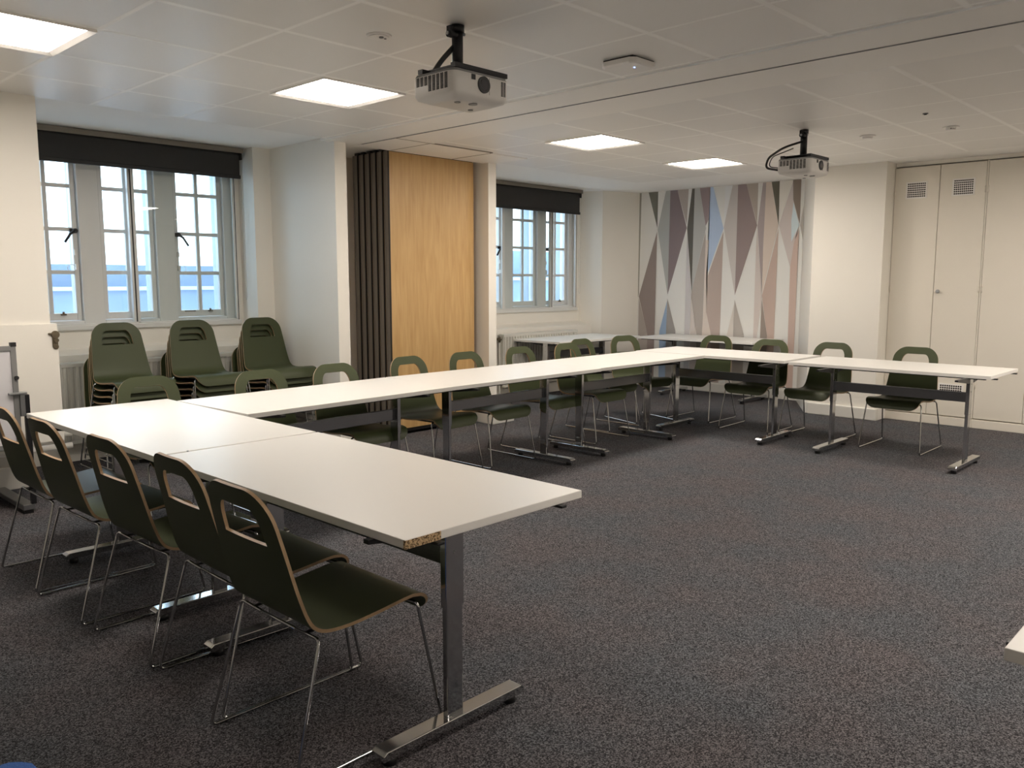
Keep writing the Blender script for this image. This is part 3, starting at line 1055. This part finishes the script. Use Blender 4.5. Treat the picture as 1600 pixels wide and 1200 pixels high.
def shell_part(s0, s1, name, parent):
    rows = []
    base = [0.0, 0.0015, 0.005, 0.011, 0.019, 0.030, 0.045, H0, H0 + 0.0025, H0 + 0.008, H0 + 0.017, H0 + 0.03, H0 + 0.05, H0 + 0.075, H0 + 0.10, H1,
            0.19, 0.23, 0.27, 0.31, 0.345, S_SPLIT]
    s = S_SPLIT + 0.012
    while s < TOTAL - 0.095:
        base.append(s)
        s += 0.016 if s < 0.52 else 0.035
    base += [TOTAL - 0.09, TOTAL - 0.078, TOTAL - 0.064, TOTAL - 0.05, TOTAL - 0.036, TOTAL - 0.024, TOTAL - 0.014, TOTAL - 0.006, TOTAL - 0.002, TOTAL]
    rows = [q for q in base if s0 - 1e-6 <= q <= s1 + 1e-6]
    TH = 0.0108
    n1, n2 = 4, 6
    bm = bmesh.new()

    def cols(s):
        w, h = half_width(s), hole_half(s)
        h = min(h, w - 0.03) if w > 0.06 else w * 0.6
        left = [-w + (w - h) * i / n1 for i in range(n1)]
        mid = [-h + 2 * h * i / n2 for i in range(n2 + 1)]
        right = [h + (w - h) * (i + 1) / n1 for i in range(n1)]
        return left + mid + right

    F, B = [], []
    for s in rows:
        p, t = at_s(s)
        nrm = Vector((-t.z, 0, t.x))           # towards the sitter / upwards
        if nrm.dot(Vector((1, 0, 1))) < 0:
            nrm = -nrm
        fr, bk = [], []
        for y in cols(s):
            # slight hollow across the back, edges forward
            c = 0.012 * (y / 0.2) ** 2 * max(0.0, 1 - s / 0.42)
            q = p + nrm * c + Vector((0, y, 0))
            fr.append(bm.verts.new(q + nrm * TH / 2))
            bk.append(bm.verts.new(q - nrm * TH / 2))
        F.append(fr)
        B.append(bk)
    nc = len(F[0])

    def hole(i, j):
        return H0 - 1e-6 <= rows[i] and rows[i + 1] <= H1 + 1e-6 and n1 <= j < n1 + n2

    edge_count = {}
    cells = set()
    for i in range(len(rows) - 1):
        for j in range(nc - 1):
            if not hole(i, j):
                cells.add((i, j))
    for (i, j) in cells:
        f = bm.faces.new([F[i][j], F[i][j + 1], F[i + 1][j + 1], F[i + 1][j]])
        f.smooth = True
        g = bm.faces.new([B[i][j], B[i + 1][j], B[i + 1][j + 1], B[i][j + 1]])
        g.smooth = True
        for (di, dj, a, b) in ((-1, 0, (i, j), (i, j + 1)), (1, 0, (i + 1, j), (i + 1, j + 1)), (0, -1, (i, j), (i + 1, j)), (0, 1, (i, j + 1), (i + 1, j + 1))):
            if (i + di, j + dj) not in cells:
                # skip the butt joint between backrest and seat
                if (di == 1 and abs(rows[i + 1] - S_SPLIT) < 1e-6 and s1 <= S_SPLIT + 1e-6) or (di == -1 and abs(rows[i] - S_SPLIT) < 1e-6 and s0 >= S_SPLIT - 1e-6):
                    continue
                e = bm.faces.new([F[a[0]][a[1]], F[b[0]][b[1]], B[b[0]][b[1]], B[a[0]][a[1]]])
                e.material_index = 1
                e.smooth = True
    bmesh.ops.recalc_face_normals(bm, faces=bm.faces)
    for ed in bm.edges:
        if len(ed.link_faces) == 2 and ed.link_faces[0].material_index != ed.link_faces[1].material_index:
            ed.smooth = False
    me = bpy.data.meshes.new(name)
    bm.to_mesh(me)
    bm.free()
    me.materials.append(OLIVE)
    me.materials.append(PLY)
    o = bpy.data.objects.new(name, me)
    COL.objects.link(o)
    o.parent = parent
    return o


def make_chair():
    t = thing('stacking_chair', 'olive chair', 'chair')
    shell_part(0.0, S_SPLIT, 'backrest', t)
    shell_part(S_SPLIT, TOTAL, 'seat', t)
    r = 0.0056
    for s in (-1, 1):
        path = fillet([(0.205, s * 0.15, 0.4175), (0.222, s * 0.222, 0.4175), (0.295, s * 0.252, 0.006), (-0.262, s * 0.252, 0.006),
                       (-0.150, s * 0.226, 0.410), (-0.150, s * 0.10, 0.4065)], 0.022)
        MB().tube(path, r, seg=8).build('sled_leg', CHROME, t)
    MB().tube([(-0.150, -0.10, 0.4065), (-0.150, 0.10, 0.4065)], r, seg=8).build('cross_bar', CHROME, t)
    br = MB()
    for s in (-1, 1):
        br.box(-0.02, 0.20, s * 0.15 - 0.008, s * 0.15 + 0.008, 0.408, 0.4165)
        br.tube([(0.205, s * 0.15, 0.4125), (-0.150, s * 0.15, 0.4085)], 0.005, seg=6)
    br.build('seat_bracket', BLACK_METAL, t)
    for s in (-1, 1):
        for x in (-0.22, 0.24):
            MB().box(x - 0.012, x + 0.012, s * 0.252 - 0.0062, s * 0.252 + 0.0062, 0.0, 0.006).build('glide', BLACK, t)
    return t


proto_chair = make_chair()
used = [False]


def chair(x, y, rot, label, group, z=0.0):
    if not used[0]:
        used[0] = True
        t = proto_chair
        t.location = (x, y, z)
        t.rotation_euler = (0, 0, rot)
        t['label'] = label
        t['group'] = group
        return t
    return copy_tree(proto_chair, loc=(x, y, z), rotz=rot, label=label, group=group)


G1 = 'olive chairs along the near table row'
for x, y, a, l in ((1.445, 2.240, 0.0, 'nearest olive plywood chair, at the near corner of the table with the chipped edge'),
                   (1.495, 2.750, -1.0, 'olive plywood chair second from the front in the row along the near tables'),
                   (1.470, 3.305, 2.0, 'olive plywood chair in the middle of the five along the near tables'),
                   (1.440, 3.905, 1.5, 'olive plywood chair fourth from the front along the near tables, beside the leftmost'),
                   (1.435, 4.445, 0.5, 'leftmost olive plywood chair of the near row, cut by the left edge of the picture')):
    chair(x, y, R(a), l, G1)
G2 = 'olive chairs behind the long table row'
for x, y, a, l in ((2.145, 4.89, 0, 'olive chair tucked behind the long tables, in front of the left chair stack'),
                   (2.82, 4.73, 0, 'olive chair tucked behind the long tables, in front of the right chair stack'),
                   (3.405, 4.73, 0, 'olive chair tucked behind the long tables, just left of the dark folding wall edges'),
                   (4.14, 4.80, 3, 'olive chair behind the long tables, overlapping the left side of the oak panel'),
                   (4.72, 4.78, 0, 'olive chair behind the long tables, overlapping the right edge of the oak panel'),
                   (5.43, 4.83, 0, 'olive chair behind the long tables, in front of the radiator of the far bay'),
                   (6.05, 4.80, 0, 'olive chair behind the long tables, overlapped by the back of its neighbour on the right'),
                   (6.60, 5.07, 0, 'olive chair behind the long tables whose back overlaps the one on its left'),
                   (7.24, 5.07, -17, 'slightly turned olive chair near the far corner of the tables, next to the mural')):
    chair(x, y, R(-90 + a), l, G2)
G3 = 'olive chairs behind the far table row'
for x, y, a, l in ((7.75, 4.615, 0, 'olive chair behind the far tables, in front of the middle of the mural'),
                   (7.57, 3.895, 2, 'olive chair behind the far tables, overlapping the right end of the table by the mural'),
                   (7.60, 3.285, -1, 'olive chair behind the far tables, in front of the bright projecting pier'),
                   (7.56, 2.52, 0, 'rightmost olive chair, in front of the vented cupboard doors')):
    chair(x, y, R(180 + a), l, G3)
ORD = ['bottom', 'second from the bottom', 'third from the bottom', 'third from the top', 'second from the top', 'topmost']
for x, nm in ((2.585, 'left'), (3.195, 'middle'), (3.835, 'right')):
    for k in range(6):
        chair(x + 0.002 * ((k * 7) % 3 - 1), 6.49 + 0.024 * (5 - k) + (0.07 if k == 0 else 0.0), R(-90), 'olive chair in the %s stack by the window, %s' % (nm, ORD[k]),
              'olive chairs stacked by the left window', z=0.052 * k)


# ================================================================== TABLES
def make_table():
    t = thing('folding_table', 'white table', 'table')
    MB().box(-0.798, 0.798, -0.385, 0.385, 0.713, 0.7395, 0).build('tabletop', LAMINATE, t, bevel=0.0022)
    for x in (-0.65, 0.42):
        lg = MB()
        lg.box(-0.0115, 0.0115, -0.034, 0.034, 0.055, 0.50)
        lg.build('leg', CHROME, t, loc=(x, 0, 0), bevel=0.004)
    for ch in [c for c in t.children if c.name.startswith('leg')]:
        MB().box(-0.014, 0.014, -0.038, 0.038, 0.42, 0.70).build('sleeve', CHROME, ch, bevel=0.003)
        f = MB()
        f.prism([(-0.03, -0.305, 0.028), (-0.03, 0.305, 0.028), (-0.03, 0.305, 0.048), (-0.03, 0.29, 0.058), (-0.03, -0.29, 0.058), (-0.03, -0.305, 0.048)], (0.06, 0, 0))
        f.build('foot', CHROME, ch, bevel=0.003)
        for y in (-0.26, 0.26):
            MB().cyl((0, y, 0.0), (0, y, 0.028), 0.022, seg=16).build('glide', BLACK, ch)
        a = MB()
        a.prism([(-0.012, -0.33, 0.713), (-0.012, 0.33, 0.713), (-0.012, 0.33, 0.700), (-0.012, 0.05, 0.665), (-0.012, -0.05, 0.665), (-0.012, -0.33, 0.700)], (0.024, 0, 0))
        a.build('support_arm', BLACK_METAL, ch)
        for z in (0.60, 0.66):
            MB().cyl((-0.016, 0.0, z), (0.016, 0.0, z), 0.006, seg=10).build('bolt', CHROME, ch)
    for x in (-1, 1):
        for y in (-0.27, 0.27):
            MB().box(x * 0.79 - 0.028, x * 0.79 + 0.028, y - 0.014, y + 0.014, 0.703, 0.7125).build('link_clip', BLACK_METAL, t, bevel=0.003)
    MB().box(-0.65, 0.42, -0.010, 0.010, 0.515, 0.592).build('crossbeam', CHROME2, t, bevel=0.003)
    rl = MB()
    for s in (-1, 1):
        rl.box(-0.76, 0.76, s * 0.355 - 0.010, s * 0.355 + 0.010, 0.7045, 0.7125)
    rl.build('under_rail', BLACK_METAL, t)
    return t


proto_table = make_table()
tused = [False]


def table(x, y, rot, label, group, legs, off=0.0, z=0.0, beam_up=0.0):
    """legs = local x of the two legs, off = sideways shift of the underframe"""
    if not tused[0]:
        tused[0] = True
        t = proto_table
        t.location = (x, y, z)
        t.rotation_euler = (0, 0, rot)
        t['label'] = label
        t['group'] = group
    else:
        t = copy_tree(proto_table, loc=(x, y, z), rotz=rot, label=label, group=group)
    lc = [c for c in t.children if c.name.split('.')[0] == 'leg']
    for c, lx in zip(lc, legs):
        c.location = (lx, off, 0)
    for c in t.children:
        if c.name.split('.')[0] == 'crossbeam':
            mid0, mid1 = -0.115, (legs[0] + legs[1]) / 2
            sc = abs(legs[1] - legs[0]) / 1.07
            c.scale = (sc, 1, 1)
            c.location = (mid1 - mid0 * sc, off, beam_up)
    return t


GT = 'white folding tables set out in a hollow square'
t1 = table(1.795, 2.552, R(90), 'white folding table nearest the camera, with a chipped corner showing bare chipboard', GT, (-0.645, 0.43), 0.075, beam_up=0.035)
t0 = table(1.795, 4.165, R(90), 'white folding table at the left corner, end to end with the chipped one', GT, (-0.69, 0.37), 0.075, beam_up=0.035)
t2 = table(3.0, 4.495, R(2.6), 'white folding table starting at the left corner in the long row along the windows', GT, (-0.60, 0.49), -0.09)
t3 = table(4.59, 4.53, R(0), 'white folding table in the middle of the long row along the windows', GT, (-0.64, 0.41), -0.11)
t4 = table(6.19, 4.545, R(-0.4), 'white folding table at the far end of the long row, next to the far corner', GT, (-0.73, 0.26), -0.12)
t7 = table(7.40, 4.165, R(90.3), 'white folding table at the far corner, running right from the long row', GT, (-0.70, 0.34), 0.33)
t8 = table(7.335, 2.495, R(89.5), 'white folding table at the right end of the far row, in front of the cupboards', GT, (-0.63, 0.43), 0.28)
t9 = table(2.173, -0.417, R(90), 'white table top poking in at the right edge, close to the camera', 'white table at the right edge', (-0.6, 0.5), 0.0)
t5 = table(8.16, 6.66, R(0), 'spare white table under the far window', 'spare white tables by the far walls', (-0.6, 0.5), 0.0)
t6 = table(9.215, 5.42, R(90), 'spare white table against the mural', 'spare white tables by the far walls', (-0.62, 0.5), 0.0)
for y in (0.24, 0.34):
    MB().box(-0.806, -0.798, y, y + 0.006, 0.70, 0.742).build('table_link', STEEL, t0)
ch = MB().box(-0.7995, -0.79, 0.255, 0.3855, 0.7133, 0.7380).build('chipped_edge', CHIP, t1)
ch['label'] = 'chipped corner of bare chipboard where the white edging has come off'


# ================================================================== PROJECTORS
def projector(mx, my, bx, by, zt, label, cable_out):
    """mx, my = ceiling mount; bx, by = near left corner of the body; zt = top of the body"""
    t = thing('ceiling_projector', label, 'projector', (bx, by, zt), 0, 'white projectors hung from the ceiling')
    w, d, h = 0.345, 0.262, 0.115
    # body: rounded corners, slightly bellied towards the lens side
    prof = []
    rr = 0.035
    pts = [(0, 0), (w, 0), (w, d), (0, d)]
    for (cx, cy, a0) in ((rr, rr, 180), (w - rr, rr, 270), (w - rr * 0.4, d - rr * 0.4, 0), (rr * 0.4, d - rr * 0.4, 90)):
        r_ = rr if a0 >= 180 else rr * 0.4
        for k in range(6):
            a = R(a0 + 90 * k / 5)
            prof.append((cx + r_ * math.cos(a), cy + r_ * math.sin(a)))
    b = MB()
    rings = []
    for z, ins in ((0.0, 0.006), (-0.012, 0.0), (-0.094, 0.0), (-0.110, 0.010), (-0.124, 0.050)):
        ring = []
        for (x, y) in prof:
            cx, cy = w / 2, d / 2
            ring.append(b.bm.verts.new((x + (cx - x) * ins / cx, y + (cy - y) * ins / cy, z)))
        rings.append(ring)
    n = len(prof)
    for i in range(len(rings) - 1):
        for k in range(n):
            f = b.bm.faces.new([rings[i][k], rings[i][(k + 1) % n], rings[i + 1][(k + 1) % n], rings[i + 1][k]])
            f.smooth = True
            f.material_index = 1 if i == 0 else 0
    f = b.bm.faces.new(rings[0])
    f.material_index = 1
    b.bm.faces.new(rings[-1][::-1])
    body = b.build('body', [PROJ, PROJ_GREY], t)
    # lens on the front (-y) face, vents on the left side and the right front corner
    L = MB()
    lx, lz = 0.178, -0.050
    L.cyl((lx, 0.02, lz), (lx, -0.006, lz), 0.036, seg=28)
    L.build('lens_ring', BLACK, t)
    MB().cyl((lx, -0.0055, lz), (lx, -0.0075, lz), 0.026, seg=28, r2=0.022).build('lens', mat('lens_glass', (0.05, 0.05, 0.055), 0.08, spec=0.9) if 'lens_glass' not in MATS else MATS['lens_glass'], t)
    MB().box(0.105, 0.128, -0.0022, 0.004, -0.036, -0.014).build('sensor_window', BLACK, t)
    MB().box(0.212, 0.2135, -0.0015, 0.002, -0.088, -0.016).build('panel_gap', PROJ_GREY, t)
    v = MB()
    for c in range(8):
        y0 = 0.245 - 0.0265 * c
        if y0 < 0.05:
            continue
        rows = 7 if c < 3 else 12
        for k in range(rows):
            z = -0.016 - k * 0.0056
            v.box(-0.0018, 0.004, y0 - 0.021, y0 - 0.003, z - 0.0034, z)
    for c in range(2):
        for k in range(11):
            z = -0.020 - k * 0.0058
            v.box(0.288 + c * 0.016, 0.299 + c * 0.016, -0.0016, 0.006, z - 0.0034, z)
    v.build('vent', DARK_HOLE, t)
    for fx, fy, fr in ((0.09, 0.075, 0.014), (0.17, 0.06, 0.02), (0.25, 0.16, 0.012)):
        MB().cyl((fx, fy, -0.128), (fx, fy, -0.122), fr).build('rubber_foot', PROJ_GREY, t)
    # mount
    ox, oy, oz = mx - bx, my - by, HC - zt
    p = MB()
    p.cyl((ox, oy, 0.040), (ox, oy, oz - 0.0005), 0.0255, seg=24)
    p.cyl((ox, oy, oz - 0.03), (ox, oy, oz - 0.0005), 0.032, seg=24)
    p.cyl((ox - 0.06, oy - 0.005, oz - 0.045), (ox, oy - 0.005, oz - 0.045), 0.017, seg=16)
    p.box(ox - 0.055, ox, oy - 0.012, oy + 0.012, oz - 0.055, oz - 0.01)
    p.build('mount_pole', BLACK_METAL, t)
    MB().cyl((ox - 0.061, oy - 0.005, oz - 0.045), (ox - 0.068, oy - 0.005, oz - 0.045), 0.008).cyl((ox + 0.028, oy - 0.01, oz - 0.035), (ox + 0.036, oy - 0.012, oz - 0.035), 0.007).build('mount_bolt', STEEL, t)
    pl = MB()
    pl.box(0.05, 0.29, 0.05, 0.22, 0.008, 0.026)
    pl.prism([(ox - 0.055, oy - 0.05, 0.02), (ox + 0.055, oy - 0.05, 0.02), (ox + 0.03, oy - 0.02, 0.042), (ox - 0.03, oy - 0.02, 0.042)], (0, 0.10, 0))
    pl.box(0.02, 0.34, 0.01, 0.040, 0.004, 0.024)
    pl.box(0.01, 0.31, 0.215, 0.245, 0.004, 0.024)
    pl.box(0.05, 0.075, 0.02, 0.235, 0.006, 0.018)
    pl.box(0.255, 0.28, 0.02, 0.235, 0.006, 0.018)
    for x, y in ((0.06, 0.03), (0.27, 0.03), (0.06, 0.22), (0.27, 0.22)):
        pl.cyl((x, y, -0.003), (x, y, 0.008), 0.008)
    pl.build('mount_plate', BLACK_METAL, t)
    if cable_out:
        cb = [fillet([(ox - 0.02, oy + 0.01, oz - 0.09), (ox - 0.14, oy + 0.10, 0.10), (-0.055, d + 0.05, 0.01), (-0.035, d + 0.08, -0.06), (0.03, d + 0.01, -0.075)], 0.2, 8),
              fillet([(ox - 0.05, oy + 0.06, 0.10), (-0.03, d + 0.03, 0.02), (-0.01, d + 0.07, -0.05), (0.05, d - 0.002, -0.06)], 0.1, 8)]
        c = MB()
        c.tube(cb[0], 0.0085, seg=8)
        c.tube(cb[1], 0.004, seg=8)
    else:
        c = MB()
        c.tube(fillet([(ox - 0.012, oy + 0.005, oz - 0.09), (ox - 0.07, oy + 0.03, 0.09), (ox - 0.12, oy + 0.05, 0.01)], 0.06, 8), 0.0115, seg=8)
    c.build('cable', BLACK, t)
    return t


projector(2.705, 2.93, 2.492, 2.725, 2.352, 'nearer white projector hanging on a black pole left of the ceiling band', False)
projector(6.358, 2.96, 6.12, 2.79, 2.362, 'farther white projector with a looping black cable, in front of the mural', True)

# ================================================================== CEILING FITTINGS
t = thing('presence_detector', 'round white ceiling detector left of the nearer projector', 'detector', (2.55, 3.308, HC))
MB().cyl((0, 0, -0.008), (0, 0, 0), 0.060, seg=32).cyl((0, 0, -0.012), (0, 0, -0.008), 0.048, seg=32).build('base', LAMP_FRAME, t, bevel=0.002)
MB().cyl((0.0, -0.018, -0.016), (0.0, -0.018, -0.012), 0.011).cyl((0.028, -0.012, -0.015), (0.028, -0.012, -0.012), 0.006).build('sensor', PROJ_GREY, t)
t = thing('smoke_alarm', 'shallow round white fitting with a raised rim, right of the farther projector', 'smoke alarm', (6.958, 2.706, HC))
MB().cyl((0, 0, -0.010), (0, 0, 0), 0.060, seg=32).build('base', LAMP_FRAME, t, bevel=0.002)
MB().cyl((0, 0, -0.026), (0, 0, -0.010), 0.034, seg=28, r2=0.042).build('cap', LAMP_FRAME, t, bevel=0.002)
t = thing('smoke_alarm', 'round white fitting with small dark slots, above the vented cupboard', 'smoke alarm', (6.992, 2.10, HC))
MB().cyl((0, 0, -0.008), (0, 0, 0), 0.058, seg=32).cyl((0, 0, -0.026), (0, 0, -0.008), 0.030, seg=28, r2=0.036).build('base', LAMP_FRAME, t, bevel=0.002)
v = MB()
for a in (200, 225, 250):
    v.box(0.031 * math.cos(R(a)) - 0.003, 0.031 * math.cos(R(a)) + 0.003, 0.031 * math.sin(R(a)) - 0.003, 0.031 * math.sin(R(a)) + 0.003, -0.022, -0.014)
v.build('vent', DARK_HOLE, t)
t = thing('ceiling_sensor', 'tiny round grey sensor in the ceiling above the vented cupboard', 'sensor', (6.315, 2.067, HC))
MB().cyl((0, 0, -0.006), (0, 0, 0), 0.018, seg=20).build('rim', PROJ_GREY, t)
MB().cyl((0, 0, -0.010), (0, 0, -0.006), 0.010, seg=16).build('eye', DARK_HOLE, t)
t = thing('wireless_access_point', 'white square wireless access point with a tiny blue light, on the ceiling beside the band', 'access point', (3.755, 2.735, HC))
b = MB()
c = 0.030
o = 0.112
oct_ = [(-o + c, -o), (o - c, -o), (o, -o + c), (o, o - c), (o - c, o), (-o + c, o), (-o, o - c), (-o, -o + c)]
rg = []
for z, k in ((-0.010, 1.0), (-0.034, 1.0), (-0.040, 0.90)):
    rg.append([b.bm.verts.new((x * k, y * k, z)) for x, y in oct_])
for i in range(2):
    for k in range(8):
        b.bm.faces.new([rg[i][k], rg[i][(k + 1) % 8], rg[i + 1][(k + 1) % 8], rg[i + 1][k]])
b.bm.faces.new(rg[0])
b.bm.faces.new(rg[2][::-1])
b.build('housing', LAMP_FRAME, t, bevel=0.003)
MB().box(-0.095, 0.095, -0.095, 0.095, -0.010, 0.0).build('mounting_plate', BLACK, t)
MB().cyl((-0.01, -0.045, -0.0415), (-0.01, -0.045, -0.0395), 0.004, seg=12).build('status_light', LED_BLUE, t)

# ================================================================== FLIPCHART STAND (left edge)
t = thing('mobile_whiteboard', 'grey-framed whiteboard on a metal stand, at the left edge in front of the pier', 'whiteboard', (1.585, 5.74, 0.0))
MB().box(-1.18, -0.03, -0.045, -0.035, 0.45, 1.03).build('board', WHITEBOARD, t)
f = MB()
f.box(-1.20, 0.0, -0.052, -0.030, 1.025, 1.055)
f.box(-1.20, 0.0, -0.052, -0.030, 0.42, 0.45)
f.box(-0.032, 0.0, -0.0525, -0.0295, 0.42, 1.056)
f.box(-1.20, -1.17, -0.0525, -0.0295, 0.42, 1.056)
f.build('frame', BOARD_GREY, t, bevel=0.003)
MB().box(-0.03, 0.002, -0.055, -0.027, 1.05, 1.075).build('corner_cap', BLACK, t)
MB().cyl((-0.010, -0.055, 0.86), (-0.010, -0.068, 0.86), 0.012).build('knob', BLACK, t)
MB().box(-0.06, 0.04, -0.07, -0.02, 0.755, 0.770).box(0.0, 0.028, -0.062, -0.03, 0.62, 0.755).build('clamp', STEEL, t, bevel=0.003)
MB().box(0.028, 0.058, -0.045, -0.015, 0.06, 0.75).build('post', BLACK_METAL, t, bevel=0.003)
MB().box(-0.02, 0.05, -0.04, 0.58, 0.025, 0.06).build('foot', STEEL, t, bevel=0.005)
for y in (-0.03, 0.51):
    MB().box(-0.01, 0.04, y, y + 0.06, 0.0, 0.025).build('glide', BLACK, t)

# ================================================================== BLUE BAG (bottom-left corner)
t = thing('blue_bag', 'rounded top of a blue fabric bag in the bottom left corner', 'bag', (0.425, 1.85, 0.0), R(40))
b = MB()
N, Mm = 18, 10
rings = []
for i in range(Mm + 1):
    v_ = i / Mm
    z = 0.437 * v_
    k = (1 - max(0, (v_ - 0.55) / 0.45) ** 2.2 * 0.45) * (0.92 + 0.08 * math.sin(PI * min(1, v_ * 1.6)))
    ring = []
    for j in range(N):
        a = 2 * PI * j / N
        cx, cy = math.cos(a), math.sin(a)
        sx = (abs(cx) ** 0.6) * (1 if cx > 0 else -1) * 0.15 * k
        sy = (abs(cy) ** 0.6) * (1 if cy > 0 else -1) * 0.09 * k
        ring.append(b.bm.verts.new((sx, sy, z)))
    rings.append(ring)
for i in range(Mm):
    for j in range(N):
        f = b.bm.faces.new([rings[i][j], rings[i][(j + 1) % N], rings[i + 1][(j + 1) % N], rings[i + 1][j]])
        f.smooth = True
b.bm.faces.new(rings[0][::-1])
b.bm.faces.new(rings[-1])
b.build('body', BLUE_FABRIC, t)
MB().tube(fillet([(0.10, -0.086, 0.05), (0.10, -0.10, 0.20), (0.10, -0.084, 0.33)], 0.05), 0.012, seg=8).build('strap', BLUE_FABRIC, t)
